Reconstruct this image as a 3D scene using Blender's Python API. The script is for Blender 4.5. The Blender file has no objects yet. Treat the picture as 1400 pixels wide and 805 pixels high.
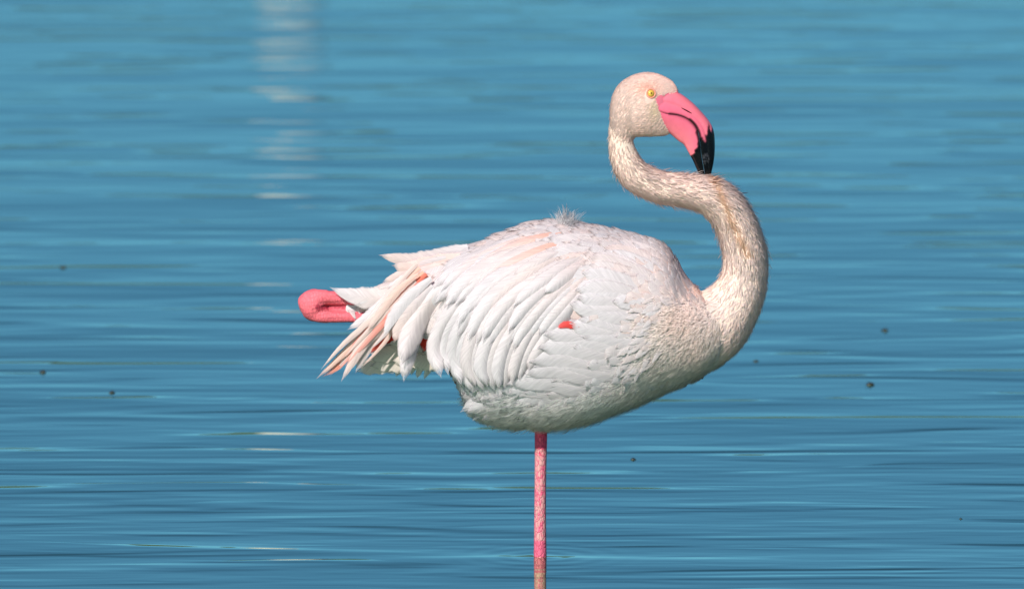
import bpy, bmesh, math, random
import numpy as np
from mathutils import Vector, Matrix
from mathutils.bvhtree import BVHTree

random.seed(7)
rng = np.random.default_rng(7)
scene = bpy.context.scene
COL = scene.collection

# ------------------------------------------------------------------ camera
PX = 0.00115                 # metres per photograph pixel at the bird
DIST = 14.0                  # camera to bird
PITCH = math.radians(6.5)
FW = Vector((0, math.cos(PITCH), -math.sin(PITCH)))
UP = Vector((0, math.sin(PITCH), math.cos(PITCH)))
RT = Vector((1, 0, 0))
ZC = 357.5 * PX / math.cos(PITCH)          # the leg meets the water (z = 0) at photo row 760
CAM = Vector((0, 0, ZC)) - FW * DIST
cam_data = bpy.data.cameras.new('camera')
cam_data.sensor_width = 36
cam_data.lens = 36 * DIST / (1400 * PX)
cam_data.clip_start = 0.5
cam_data.clip_end = 6000
cam_data.dof.use_dof = True
cam_data.dof.focus_distance = DIST - 0.06
cam_data.dof.aperture_fstop = 9.0
cam = bpy.data.objects.new('camera', cam_data)
COL.objects.link(cam)
cam.location = CAM
cam.rotation_euler = (math.pi / 2 - PITCH, 0, 0)
scene.camera = cam

# ------------------------------------------------------------------ sky, sun, exposure
SUN_TO = Vector((-0.44, -0.86, 0.70)).normalized()
sun_elev = math.asin(SUN_TO.z)
sun_az = math.atan2(SUN_TO.x, SUN_TO.y)
world = bpy.data.worlds.new('World')
scene.world = world
world.use_nodes = True
wn = world.node_tree
wn.nodes.clear()
sky = wn.nodes.new('ShaderNodeTexSky')
sky.sky_type = 'NISHITA'
sky.sun_disc = False
sky.sun_elevation = sun_elev
sky.sun_rotation = sun_az
sky.air_density = 0.36
sky.dust_density = 0.0
sky.ozone_density = 8.0
bg = wn.nodes.new('ShaderNodeBackground')
bg.inputs['Strength'].default_value = 0.09
wo = wn.nodes.new('ShaderNodeOutputWorld')
wn.links.new(sky.outputs[0], bg.inputs['Color'])
wn.links.new(bg.outputs[0], wo.inputs['Surface'])
sun_data = bpy.data.lights.new('sun', 'SUN')
sun_data.energy = 4.3
sun_data.angle = math.radians(0.5)
sun_data.color = (1.0, 0.965, 0.92)
sun = bpy.data.objects.new('sun', sun_data)
COL.objects.link(sun)
sun.rotation_euler = SUN_TO.to_track_quat('Z', 'Y').to_euler()
sun.location = (-4, -5, 8)
scene.view_settings.view_transform = 'Standard'
scene.view_settings.look = 'None'
scene.view_settings.exposure = 0.2
scene.view_settings.gamma = 1.0
scene.view_settings.use_curve_mapping = False

# ------------------------------------------------------------------ helpers
def ray(px, py):
    return (FW * DIST + RT * ((px - 700) * PX) + UP * ((402.5 - py) * PX))

def at(px, py, y=0.0):
    """world point on the plane Y = y behind a photograph position"""
    d = ray(px, py)
    t = (y - CAM.y) / d.y
    return CAM + d * t

def on_water(px, py):
    d = ray(px, py)
    return CAM + d * (-CAM.z / d.z)

def proj(P):
    """array of world points -> photo positions"""
    Q = np.asarray(P) - np.array(CAM)
    dep = Q @ np.array(FW)
    x = Q @ np.array(RT) / dep * DIST / PX + 700
    y = 402.5 - Q @ np.array(UP) / dep * DIST / PX
    return x, y

def lin(r, g, b):
    f = lambda c: (c / 255) / 12.92 if c / 255 <= 0.04045 else ((c / 255 + 0.055) / 1.055) ** 2.4
    return np.array((f(r), f(g), f(b)))

def link(name, mesh, mat, parent=None):
    o = bpy.data.objects.new(name, mesh)
    COL.objects.link(o)
    if mat is not None and not mesh.materials:
        mesh.materials.append(mat)
    if parent is not None:
        o.parent = parent
        o.matrix_parent_inverse = Matrix.Translation(-parent.location)
    return o

def mesh_from(name, V, F, C=None, UV=None, smooth=True):
    me = bpy.data.meshes.new(name)
    V = np.asarray(V, dtype=np.float32)
    F = np.asarray(F, dtype=np.int32)
    n = F.shape[1]
    me.vertices.add(len(V))
    me.vertices.foreach_set('co', V.ravel())
    me.loops.add(F.size)
    me.loops.foreach_set('vertex_index', F.ravel())
    me.polygons.add(len(F))
    me.polygons.foreach_set('loop_start', np.arange(0, F.size, n, dtype=np.int32))
    me.polygons.foreach_set('use_smooth', np.full(len(F), smooth))
    if C is not None:
        a = me.attributes.new('Col', 'FLOAT_COLOR', 'POINT')
        c4 = np.ones((len(V), 4), dtype=np.float32)
        c4[:, :3] = C
        a.data.foreach_set('color', c4.ravel())
    if UV is not None:
        u = me.uv_layers.new(name='UVMap')
        u.data.foreach_set('uv', np.asarray(UV, dtype=np.float32)[F.ravel()].ravel())
    me.update(calc_edges=True)
    me.validate()
    return me

def catmull(P, n):
    """smooth curve through control rows, resampled evenly to n rows"""
    P = np.asarray(P, float)
    Q = np.vstack([2 * P[0] - P[1], P, 2 * P[-1] - P[-2]])
    out = []
    for i in range(1, len(Q) - 2):
        for t in np.linspace(0, 1, 12, endpoint=False):
            a, b, c, d = Q[i - 1], Q[i], Q[i + 1], Q[i + 2]
            out.append(0.5 * (2 * b + (c - a) * t + (2 * a - 5 * b + 4 * c - d) * t * t + (3 * b - a - 3 * c + d) * t ** 3))
    out.append(Q[-2])
    out = np.array(out)
    s = np.r_[0, np.cumsum(np.linalg.norm(np.diff(out[:, :2], axis=0), axis=1))]
    g = np.linspace(0, s[-1], n)
    return np.stack([np.interp(g, s, out[:, k]) for k in range(out.shape[1])], 1)

def nrm(v):
    v = np.asarray(v, float)
    return v / np.maximum(np.linalg.norm(v, axis=-1, keepdims=True), 1e-9)

# ------------------------------------------------------------------ materials
def new_mat(name):
    m = bpy.data.materials.new(name)
    m.use_nodes = True
    nt = m.node_tree
    nt.nodes.clear()
    out = nt.nodes.new('ShaderNodeOutputMaterial')
    return m, nt, out

def feather_material(name, barbs=True, trans=0.28):
    m, nt, out = new_mat(name)
    N, L = nt.nodes, nt.links
    col = N.new('ShaderNodeAttribute'); col.attribute_name = 'Col'
    colour = col.outputs['Color']
    bump_h = None
    if barbs:
        uv = N.new('ShaderNodeUVMap'); uv.uv_map = 'UVMap'
        sep = N.new('ShaderNodeSeparateXYZ'); L.new(uv.outputs[0], sep.inputs[0])
        ab = N.new('ShaderNodeMath'); ab.operation = 'ABSOLUTE'; L.new(sep.outputs[0], ab.inputs[0])
        mu = N.new('ShaderNodeMath'); mu.operation = 'MULTIPLY_ADD'
        L.new(ab.outputs[0], mu.inputs[0]); mu.inputs[1].default_value = -0.16; L.new(sep.outputs[1], mu.inputs[2])
        oi = N.new('ShaderNodeObjectInfo')
        cmb = N.new('ShaderNodeCombineXYZ')
        L.new(mu.outputs[0], cmb.inputs[0]); 
        sg = N.new('ShaderNodeMath'); sg.operation = 'SIGN'; L.new(sep.outputs[0], sg.inputs[0])
        m3 = N.new('ShaderNodeMath'); m3.operation = 'MULTIPLY_ADD'; L.new(sep.outputs[0], m3.inputs[0]); m3.inputs[1].default_value = 0.02; L.new(sg.outputs[0], m3.inputs[2])
        L.new(m3.outputs[0], cmb.inputs[1]); L.new(oi.outputs['Random'], cmb.inputs[2])
        no = N.new('ShaderNodeTexNoise'); no.inputs['Scale'].default_value = 42; no.inputs['Detail'].default_value = 3
        L.new(cmb.outputs[0], no.inputs['Vector'])
        rmp = N.new('ShaderNodeMapRange'); L.new(no.outputs['Fac'], rmp.inputs[0])
        rmp.inputs[1].default_value = 0.3; rmp.inputs[2].default_value = 0.7; rmp.inputs[3].default_value = 0.84; rmp.inputs[4].default_value = 1.06
        mx = N.new('ShaderNodeVectorMath'); mx.operation = 'SCALE'
        L.new(colour, mx.inputs[0]); L.new(rmp.outputs[0], mx.inputs['Scale'])
        colour = mx.outputs[0]
        bump_h = no.outputs['Fac']
    else:
        tc = N.new('ShaderNodeTexCoord')
        no = N.new('ShaderNodeTexNoise'); no.inputs['Scale'].default_value = 160; no.inputs['Detail'].default_value = 2
        L.new(tc.outputs['Object'], no.inputs['Vector'])
        rmp = N.new('ShaderNodeMapRange'); L.new(no.outputs['Fac'], rmp.inputs[0])
        rmp.inputs[1].default_value = 0.3; rmp.inputs[2].default_value = 0.7; rmp.inputs[3].default_value = 0.9; rmp.inputs[4].default_value = 1.05
        mx = N.new('ShaderNodeVectorMath'); mx.operation = 'SCALE'
        L.new(colour, mx.inputs[0]); L.new(rmp.outputs[0], mx.inputs['Scale'])
        colour = mx.outputs[0]
    pr = N.new('ShaderNodeBsdfPrincipled')
    L.new(colour, pr.inputs['Base Color'])
    pr.inputs['Roughness'].default_value = 0.62
    pr.inputs['Specular IOR Level'].default_value = 0.25
    tr = N.new('ShaderNodeBsdfTranslucent'); L.new(colour, tr.inputs['Color'])
    if bump_h is not None:
        bp = N.new('ShaderNodeBump'); bp.inputs['Strength'].default_value = 0.35; bp.inputs['Distance'].default_value = 0.0012
        L.new(bump_h, bp.inputs['Height']); L.new(bp.outputs[0], pr.inputs['Normal'])
    mix = N.new('ShaderNodeMixShader'); mix.inputs[0].default_value = trans
    L.new(pr.outputs[0], mix.inputs[1]); L.new(tr.outputs[0], mix.inputs[2])
    final = mix.outputs[0]
    if barbs:   # barbs part at the margins of the vane, so that edges are thin and frayed
        ed = N.new('ShaderNodeMapRange'); ed.interpolation_type = 'SMOOTHSTEP'; L.new(ab.outputs[0], ed.inputs[0]); ed.inputs[1].default_value = 0.76; ed.inputs[2].default_value = 1.02
        te = N.new('ShaderNodeMapRange'); te.interpolation_type = 'SMOOTHSTEP'; L.new(sep.outputs[1], te.inputs[0]); te.inputs[1].default_value = 0.88; te.inputs[2].default_value = 1.0
        mxx = N.new('ShaderNodeMath'); mxx.operation = 'MAXIMUM'; L.new(ed.outputs[0], mxx.inputs[0]); L.new(te.outputs[0], mxx.inputs[1])
        n2 = N.new('ShaderNodeTexNoise'); n2.inputs['Scale'].default_value = 26; n2.inputs['Detail'].default_value = 2
        L.new(cmb.outputs[0], n2.inputs['Vector'])
        nr_ = N.new('ShaderNodeMapRange'); L.new(n2.outputs['Fac'], nr_.inputs[0]); nr_.inputs[1].default_value = 0.35; nr_.inputs[2].default_value = 0.65; nr_.inputs[3].default_value = 0.35; nr_.inputs[4].default_value = 1.1
        al = N.new('ShaderNodeMath'); al.operation = 'MULTIPLY'; al.use_clamp = True; L.new(mxx.outputs[0], al.inputs[0]); L.new(nr_.outputs[0], al.inputs[1])
        tp = N.new('ShaderNodeBsdfTransparent')
        m2 = N.new('ShaderNodeMixShader'); L.new(al.outputs[0], m2.inputs[0]); L.new(final, m2.inputs[1]); L.new(tp.outputs[0], m2.inputs[2])
        final = m2.outputs[0]
    L.new(final, out.inputs['Surface'])
    return m

M_FEATHER = feather_material('feather_vane', True, 0.16)
M_DOWN = feather_material('feather_down', False, 0.4)

def body_material():
    m, nt, out = new_mat('flamingo_skin')
    N, L = nt.nodes, nt.links
    col = N.new('ShaderNodeAttribute'); col.attribute_name = 'Col'
    msk = N.new('ShaderNodeAttribute'); msk.attribute_name = 'scab'
    bare = N.new('ShaderNodeAttribute'); bare.attribute_name = 'bare'
    tc = N.new('ShaderNodeTexCoord')
    mp = N.new('ShaderNodeMapping'); mp.inputs['Scale'].default_value = (1.0, 1.0, 0.45)
    L.new(tc.outputs['Object'], mp.inputs[0])
    no = N.new('ShaderNodeTexNoise'); no.inputs['Scale'].default_value = 250; no.inputs['Detail'].default_value = 5; no.inputs['Roughness'].default_value = 0.65
    L.new(mp.outputs[0], no.inputs['Vector'])
    r = N.new('ShaderNodeMapRange'); L.new(no.outputs['Fac'], r.inputs[0]); r.inputs[1].default_value = 0.42; r.inputs[2].default_value = 0.56
    f = N.new('ShaderNodeMath'); f.operation = 'MULTIPLY'; L.new(r.outputs[0], f.inputs[0]); L.new(msk.outputs['Fac'], f.inputs[1])
    mx = N.new('ShaderNodeMix'); mx.data_type = 'RGBA'
    L.new(f.outputs[0], mx.inputs['Factor']); L.new(col.outputs['Color'], mx.inputs['A'])
    mx.inputs['B'].default_value = (*lin(220, 172, 164), 1)
    # small scutes
    vo = N.new('ShaderNodeTexVoronoi'); vo.inputs['Scale'].default_value = 230; vo.feature = 'DISTANCE_TO_EDGE'
    L.new(mp.outputs[0], vo.inputs['Vector'])
    vr = N.new('ShaderNodeMapRange'); L.new(vo.outputs['Distance'], vr.inputs[0]); vr.inputs[1].default_value = 0.0; vr.inputs[2].default_value = 0.18
    hm = N.new('ShaderNodeMath'); hm.operation = 'MULTIPLY'; L.new(vr.outputs[0], hm.inputs[0]); L.new(bare.outputs['Fac'], hm.inputs[1])
    bp = N.new('ShaderNodeBump'); bp.inputs['Strength'].default_value = 0.55; bp.inputs['Distance'].default_value = 0.0012
    L.new(hm.outputs[0], bp.inputs['Height'])
    dk = N.new('ShaderNodeMapRange'); L.new(vr.outputs[0], dk.inputs[0]); dk.inputs[3].default_value = 0.72; dk.inputs[4].default_value = 1.0
    dm = N.new('ShaderNodeMix'); dm.data_type = 'FLOAT'; L.new(bare.outputs['Fac'], dm.inputs['Factor']); dm.inputs['A'].default_value = 1.0; L.new(dk.outputs[0], dm.inputs['B'])
    sc = N.new('ShaderNodeVectorMath'); sc.operation = 'SCALE'; L.new(mx.outputs['Result'], sc.inputs[0]); L.new(dm.outputs['Result'], sc.inputs['Scale'])
    rr = N.new('ShaderNodeMapRange'); L.new(bare.outputs['Fac'], rr.inputs[0]); rr.inputs[3].default_value = 0.85; rr.inputs[4].default_value = 0.42
    pr = N.new('ShaderNodeBsdfPrincipled')
    L.new(sc.outputs[0], pr.inputs['Base Color']); L.new(rr.outputs[0], pr.inputs['Roughness']); L.new(bp.outputs[0], pr.inputs['Normal'])
    pr.inputs['Specular IOR Level'].default_value = 0.35
    L.new(pr.outputs[0], out.inputs['Surface'])
    return m
M_BODY = body_material()

def simple_mat(name, rough=0.3, attr=True, color=(1, 1, 1), bump=0.0, bscale=300, spec=0.5, coat=0.0, var=1.0):
    m, nt, out = new_mat(name)
    N, L = nt.nodes, nt.links
    pr = N.new('ShaderNodeBsdfPrincipled')
    tc = N.new('ShaderNodeTexCoord')
    no = N.new('ShaderNodeTexNoise'); no.inputs['Scale'].default_value = bscale; no.inputs['Detail'].default_value = 4
    L.new(tc.outputs['Object'], no.inputs['Vector'])
    mr = N.new('ShaderNodeMapRange'); L.new(no.outputs['Fac'], mr.inputs[0]); mr.inputs[1].default_value = 0.3; mr.inputs[2].default_value = 0.7; mr.inputs[3].default_value = 1 - 0.14 * var; mr.inputs[4].default_value = 1 + 0.08 * var
    sc = N.new('ShaderNodeVectorMath'); sc.operation = 'SCALE'; L.new(mr.outputs[0], sc.inputs['Scale'])
    if attr:
        col = N.new('ShaderNodeAttribute'); col.attribute_name = 'Col'
        L.new(col.outputs['Color'], sc.inputs[0])
    else:
        sc.inputs[0].default_value = color
    L.new(sc.outputs[0], pr.inputs['Base Color'])
    rm = N.new('ShaderNodeMapRange'); L.new(no.outputs['Fac'], rm.inputs[0]); rm.inputs[3].default_value = max(rough - 0.12, 0.02); rm.inputs[4].default_value = rough + 0.12
    L.new(rm.outputs[0], pr.inputs['Roughness'])
    pr.inputs['Specular IOR Level'].default_value = spec
    pr.inputs['Coat Weight'].default_value = coat
    if bump:
        bp = N.new('ShaderNodeBump'); bp.inputs['Strength'].default_value = bump; bp.inputs['Distance'].default_value = 0.001
        L.new(no.outputs['Fac'], bp.inputs['Height']); L.new(bp.outputs[0], pr.inputs['Normal'])
    L.new(pr.outputs[0], out.inputs['Surface'])
    return m
M_BILL = simple_mat('bill_horn', 0.22, True, bump=0.12, bscale=110, var=0.4)
M_EYE = simple_mat('eye_surface', 0.12, True, bscale=900)
M_WEED = simple_mat('wet_weed', 0.4, False, (0.03, 0.035, 0.03), bump=0.4, bscale=200)
M_POST = simple_mat('added_post_pink', 0.7, False, (0.66, 0.44, 0.56), bump=0.4, bscale=6)  # added post: pink offsets the green tint of the water's reflection
M_BED = simple_mat('lake_mud', 0.8, False, (0.10, 0.085, 0.06), bump=0.5, bscale=3)

def water_material():
    m, nt, out = new_mat('lake_water')
    N, L = nt.nodes, nt.links
    tc = N.new('ShaderNodeTexCoord')
    def noise(sx, sy, rot, detail, rough, dist=0.0):
        mp = N.new('ShaderNodeMapping'); mp.inputs['Scale'].default_value = (sx, sy, 1); mp.inputs['Rotation'].default_value = (0, 0, math.radians(rot))
        L.new(tc.outputs['Object'], mp.inputs[0])
        no = N.new('ShaderNodeTexNoise'); no.inputs['Scale'].default_value = 1.0; no.inputs['Detail'].default_value = detail
        no.inputs['Roughness'].default_value = rough; no.inputs['Distortion'].default_value = dist
        L.new(mp.outputs[0], no.inputs['Vector'])
        return no.outputs['Fac']
    def bump(h, dist, prev=None):
        b = N.new('ShaderNodeBump'); b.inputs['Strength'].default_value = 1.0; b.inputs['Distance'].default_value = dist
        L.new(h, b.inputs['Height'])
        if prev is not None: L.new(prev, b.inputs['Normal'])
        return b.outputs[0]
    b = bump(noise(0.30, 1.2, 1.5, 1.0, 0.4), 0.0052)          # long low swell
    b = bump(noise(0.9, 3.4, -2, 1.0, 0.4, 0.2), 0.0020, b)   # wavelets
    b = bump(noise(2.2, 9.0, 3, 1.0, 0.5, 0.4), 0.0018, b)    # ripples
    # scattered wind ripples, steeper on their lee side
    mp = N.new('ShaderNodeMapping'); mp.inputs['Scale'].default_value = (0.55, 1.15, 1); mp.inputs['Location'].default_value = (3.7, 0.13, 0); L.new(tc.outputs['Object'], mp.inputs[0])
    wv = N.new('ShaderNodeTexWave'); wv.wave_type = 'BANDS'; wv.bands_direction = 'Y'; wv.wave_profile = 'SAW'
    wv.inputs['Scale'].default_value = 1.15; wv.inputs['Distortion'].default_value = 5.5; wv.inputs['Detail'].default_value = 2.0; wv.inputs['Detail Scale'].default_value = 1.6
    L.new(mp.outputs[0], wv.inputs['Vector'])
    cr = N.new('ShaderNodeMapRange'); cr.interpolation_type = 'SMOOTHSTEP'
    L.new(noise(1.1, 5.0, 1, 2.0, 0.5, 0.3), cr.inputs[0]); cr.inputs[1].default_value = 0.44; cr.inputs[2].default_value = 0.60
    ml = N.new('ShaderNodeMath'); ml.operation = 'MULTIPLY'; L.new(wv.outputs['Fac'], ml.inputs[0]); L.new(cr.outputs[0], ml.inputs[1])
    ng = N.new('ShaderNodeMath'); ng.operation = 'MULTIPLY'; L.new(ml.outputs[0], ng.inputs[0]); ng.inputs[1].default_value = 1.0
    b = bump(ng.outputs[0], 0.0022, b)
    b = bump(noise(6.0, 22.0, -3, 1.0, 0.5, 0.3), 0.0006, b)  # fine close ripples
    b = bump(noise(2.6, 3.2, 20, 1.0, 0.5, 0.2), 0.0012, b)   # cross chop
    # faint rings where the leg stands in the water
    sb = N.new('ShaderNodeVectorMath'); sb.operation = 'DISTANCE'; L.new(tc.outputs['Object'], sb.inputs[0]); sb.inputs[1].default_value = (at(738.5, 760).x, -8 * PX, 0)
    rg = N.new('ShaderNodeMath'); rg.operation = 'MULTIPLY'; L.new(sb.outputs['Value'], rg.inputs[0]); rg.inputs[1].default_value = 150.0
    sn = N.new('ShaderNodeMath'); sn.operation = 'SINE'; L.new(rg.outputs[0], sn.inputs[0])
    fo = N.new('ShaderNodeMapRange'); fo.interpolation_type = 'SMOOTHSTEP'; L.new(sb.outputs['Value'], fo.inputs[0]); fo.inputs[1].default_value = 0.01; fo.inputs[2].default_value = 0.22; fo.inputs[3].default_value = 1.0; fo.inputs[4].default_value = 0.0
    rm_ = N.new('ShaderNodeMath'); rm_.operation = 'MULTIPLY'; L.new(sn.outputs[0], rm_.inputs[0]); L.new(fo.outputs[0], rm_.inputs[1])
    b = bump(rm_.outputs[0], 0.00012, b)
    fr = N.new('ShaderNodeFresnel'); fr.inputs['IOR'].default_value = 1.55; L.new(b, fr.inputs['Normal'])
    pw = N.new('ShaderNodeMath'); pw.operation = 'POWER'; L.new(fr.outputs[0], pw.inputs[0]); pw.inputs[1].default_value = 1.8
    mr = N.new('ShaderNodeMapRange'); L.new(pw.outputs[0], mr.inputs[0])
    mr.inputs[1].default_value = 0.0; mr.inputs[2].default_value = 0.22; mr.inputs[3].default_value = 0.015; mr.inputs[4].default_value = 0.95
    gl = N.new('ShaderNodeBsdfGlossy'); gl.inputs['Color'].default_value = (0.66, 0.98, 0.64, 1); gl.inputs['Roughness'].default_value = 0.015
    L.new(b, gl.inputs['Normal'])
    df = N.new('ShaderNodeBsdfDiffuse'); df.inputs['Color'].default_value = (0.012, 0.045, 0.05, 1)
    mix = N.new('ShaderNodeMixShader'); L.new(mr.outputs[0], mix.inputs[0]); L.new(df.outputs[0], mix.inputs[1]); L.new(gl.outputs[0], mix.inputs[2])
    L.new(mix.outputs[0], out.inputs['Surface'])
    return m
M_WATER = water_material()

# ------------------------------------------------------------------ the setting
def sheet(name, z, half, mat, y0=0.0):
    me = mesh_from(name, [(-half, y0 - half, z), (half, y0 - half, z), (half, y0 + half, z), (-half, y0 + half, z)], [(0, 1, 2, 3)], smooth=False)
    o = link(name, me, mat)
    o['kind'] = 'structure'
    return o
sheet('water', 0.0, 2500, M_WATER)
BED = -0.24
sheet('lake_bed', BED, 2500, M_BED)

# wooded low banks all round the lake, mirrored in the ripples
def build_shore():
    nr, na = 16, 720
    r0 = [176, 180, 183, 186, 189, 193, 198, 204, 212, 222, 234, 248, 264, 284, 310, 340]
    hh = [-.6, .5, 2.4, 4.6, 6.2, 7.4, 8.4, 9.2, 9.8, 10.2, 10.6, 10.8, 10.6, 10.2, 9, 8]
    V, F = [], []
    ph = rng.uniform(0, 6.28, 40)
    for i in range(nr):
        for k in range(na):
            a = 2 * math.pi * k / na
            b_ = sum(math.sin(a * f + ph[q]) / (q + 2) for q, f in enumerate((3, 7, 13, 22, 37, 61, 97, 151)))
            loc_ = 0.55 * rng.normal() if 1 < i < 15 else 0
            z = hh[i] * (0.92 + .16 * b_) + loc_ * min(1.0, hh[i] / 4)
            rr = r0[i] + 5 * math.sin(a * 5 + 1) + (rng.normal() * .8 if i > 1 else 0)
            V.append((rr * math.cos(a), rr * math.sin(a), z if i else -.6))
    for i in range(nr - 1):
        for k in range(na):
            F.append((i * na + k, i * na + (k + 1) % na, (i + 1) * na + (k + 1) % na, (i + 1) * na + k))
    o = link('hills', mesh_from('hills', V, F), simple_mat('scrub_bank', 0.9, False, (0.075, 0.085, 0.05), bump=0.8, bscale=.6))
    o['kind'] = 'structure'
build_shore()

# out-of-view post, added and shaped to lay its broken pale reflection on the water
def build_post():
    base = on_water(400, 300)
    d = ray(398, 60); d = Vector((d.x, d.y, 0)).normalized()
    p = Vector((CAM.x, CAM.y, 0)) + d * 56
    V, F = [], []
    n = 20
    prof = [(BED - 0.3, 0.235), (0, 0.23), (0.25, 0.225), (1.9, 0.215), (1.92, 0.225), (2.04, 0.225), (2.06, 0.212), (2.2, 0.1), (2.23, 0.01)]
    for z, r in prof:
        for k in range(n):
            a = 2 * math.pi * k / n
            rr = r * (1 + 0.02 * math.sin(3 * a + z))
            V.append((p.x + rr * math.cos(a), p.y + rr * math.sin(a), z))
    for i in range(len(prof) - 1):
        for k in range(n):
            F.append((i * n + k, i * n + (k + 1) % n, (i + 1) * n + (k + 1) % n, (i + 1) * n + k))
    o = link('unseen_post', mesh_from('unseen_post', V, F), M_POST)
    o['label'] = 'unseen pale pink post, added to be mirrored as pale streaks in the water'
    o['category'] = 'added post'
build_post()

# ------------------------------------------------------------------ flamingo: one continuous body
bird = bpy.data.objects.new('flamingo', None)
bird.empty_display_size = 0.1
COL.objects.link(bird)
bird.location = (at(739, 760).x, 0, BED)
bird['label'] = 'white and pale pink flamingo standing on one leg with its neck curved back'
bird['category'] = 'flamingo'

parts_V, parts_F = [], []
def add_part(V, F):
    off = sum(len(v) for v in parts_V)
    parts_V.append(np.asarray(V, float))
    parts_F.extend([tuple(i + off for i in f) for f in F])

def ring_faces(nr, n):
    F = []
    for i in range(nr - 1):
        for k in range(n):
            F.append((i * n + k, i * n + (k + 1) % n, (i + 1) * n + (k + 1) % n, (i + 1) * n + k))
    F.append(tuple(range(n - 1, -1, -1)))
    F.append(tuple((nr - 1) * n + k for k in range(n)))
    return F

def slab_loft(stations, nst=44, n=36, power=2.0):
    """stations: photo x, top row, bottom row, half width (px); vertical rings"""
    S = catmull([(a, b, c, d) for a, b, c, d in stations], nst)
    S = np.array(S)
    V = []
    for x, t, b, w in S:
        mid, h = (t + b) / 2, (b - t) / 2
        for k in range(n):
            a = 2 * math.pi * k / n
            c, s = math.cos(a), math.sin(a)
            e = 2 / power
            yy = math.copysign(abs(c) ** e, c) * max(w, 1) * PX
            zz = math.copysign(abs(s) ** e, s) * max(h, 1)
            p = at(x, mid - zz, 0)
            V.append((p.x, yy, p.z))
    add_part(V, ring_faces(nst, n))

TORSO = [(1012, 424, 468, 24), (990, 412, 488, 46), (965, 404, 508, 64), (932, 372, 525, 82), (905, 336, 535, 95),
         (860, 322, 554, 107), (800, 310, 574, 115), (740, 305, 581, 116), (690, 321, 577, 110), (655, 334, 562, 101),
         (636, 340, 540, 94), (618, 346, 505, 86), (595, 353, 488, 76), (560, 369, 480, 56), (530, 388, 472, 36), (508, 400, 452, 18)]
slab_loft(TORSO, 60, 44, 2.15)
HEAD = [(834, 146, 176, 8), (839, 127, 186, 17), (849, 113, 188, 23), (864, 103.5, 187.5, 27), (882, 99, 187, 28.5), (899, 101, 186.5, 23), (911, 106, 185, 17), (920, 112, 181, 12), (927, 122, 168, 7)]
slab_loft(HEAD, 30, 28, 2.1)

NECK = [(866, 150, 27), (853, 172, 20.5), (849, 190, 17), (853, 214, 19.5), (868, 239, 22), (903, 256, 22.5), (940, 261, 24),
        (977, 271, 28), (1003, 301, 29), (1018, 345, 30.5), (1017, 382, 32.5), (1003, 414, 39), (975, 443, 52), (935, 455, 66)]
def tube(path, n=28, nst=90, yoff=None):
    S = catmull(path, nst)
    T = np.gradient(S[:, :2], axis=0)
    T = T / np.linalg.norm(T, axis=1)[:, None]
    V = []
    for i, row in enumerate(S):
        x, y, r = row[:3]
        yo = row[3] if len(row) > 3 else 0.0
        nx, ny = -T[i, 1], T[i, 0]
        for k in range(n):
            a = 2 * math.pi * k / n
            p = at(x + nx * r * math.cos(a), y + ny * r * math.cos(a), 0)
            V.append((p.x, p.y + (r * math.sin(a) + yo) * PX, p.z))
    add_part(V, ring_faces(nst, n))
    return S
NECK_S = tube(NECK, 30, 100)
# standing leg, slightly forward of the middle of the body, and its webbed foot
LEGY = -8
tube([(739, 520, 12, LEGY), (739.5, 575, 9.2, LEGY), (739.5, 600, 8.8, LEGY), (739, 640, 8.3, LEGY), (738.5, 700, 8.4, LEGY), (738.5, 745, 8.9, LEGY), (738.5, 765, 9.0, LEGY), (738.5, 830, 8.6, LEGY), (738.5, 960, 9.5, LEGY), (739, 966, 9.0, LEGY)], 20, 120)
foot_z = BED
fx, fy = at(739, 760).x, LEGY * PX
for ang in (-38, 0, 38):
    V = []
    n = 12
    for i in range(10):
        t = i / 9
        r = 0.011 * (1 - 0.6 * t)
        cx, cy = fx + 0.085 * t * math.cos(math.radians(ang)), fy + 0.085 * t * math.sin(math.radians(ang))
        sx, sy = -math.sin(math.radians(ang)), math.cos(math.radians(ang))
        for k in range(n):
            a = 2 * math.pi * k / n
            V.append((cx + sx * r * math.cos(a), cy + sy * r * math.cos(a), foot_z + 0.011 * (1 - 0.5 * t) + r * math.sin(a)))
    add_part(V, ring_faces(10, n))
V, R = [], 0.075
for zz in (foot_z + 0.003, foot_z + 0.011):
    V.append((fx - 0.004, fy, zz))
    for k in range(13):
        a = math.radians(-40 + 80 * k / 12)
        rr = R * (0.93 - 0.12 * abs(math.sin(math.radians(-40 + 80 * k / 12) * 4.5)))
        V.append((fx + rr * math.cos(a), fy + rr * math.sin(a), zz))
F = [tuple(range(13, -1, -1)), tuple(range(14, 28))]
for k in range(14):
    j = (k + 1) % 14
    F.append((k, j, j + 14, k + 14))
add_part(V, F)
# folded leg: the bulging ankle behind the tail, with both bones running back into the plumage
FY = -14
tube([(409, 417, 6, FY), (413, 416, 14, FY), (421, 415.5, 20, FY), (430, 415.5, 22.5, FY), (438, 415.5, 20, FY), (444, 415.5, 13, FY), (448, 415.5, 6, FY)], 26, 40)
tube([(418, 406, 9, FY - 4), (434, 403, 10, FY - 8), (452, 404, 9.5, FY - 8), (475, 407, 8.5, FY - 6), (520, 413, 8.5, FY), (620, 430, 10, FY)], 20, 70)
tube([(420, 424, 9, FY - 4), (436, 428, 10, FY - 10), (456, 430, 8.8, FY - 11), (490, 431.5, 7.2, FY - 9), (550, 436, 7.4, FY), (620, 442, 8, FY)], 20, 70)
tube([(446, 415, 4, FY - 2), (462, 417, 4.5, FY - 4), (500, 421, 4.5, FY - 3)], 14, 40)

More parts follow.
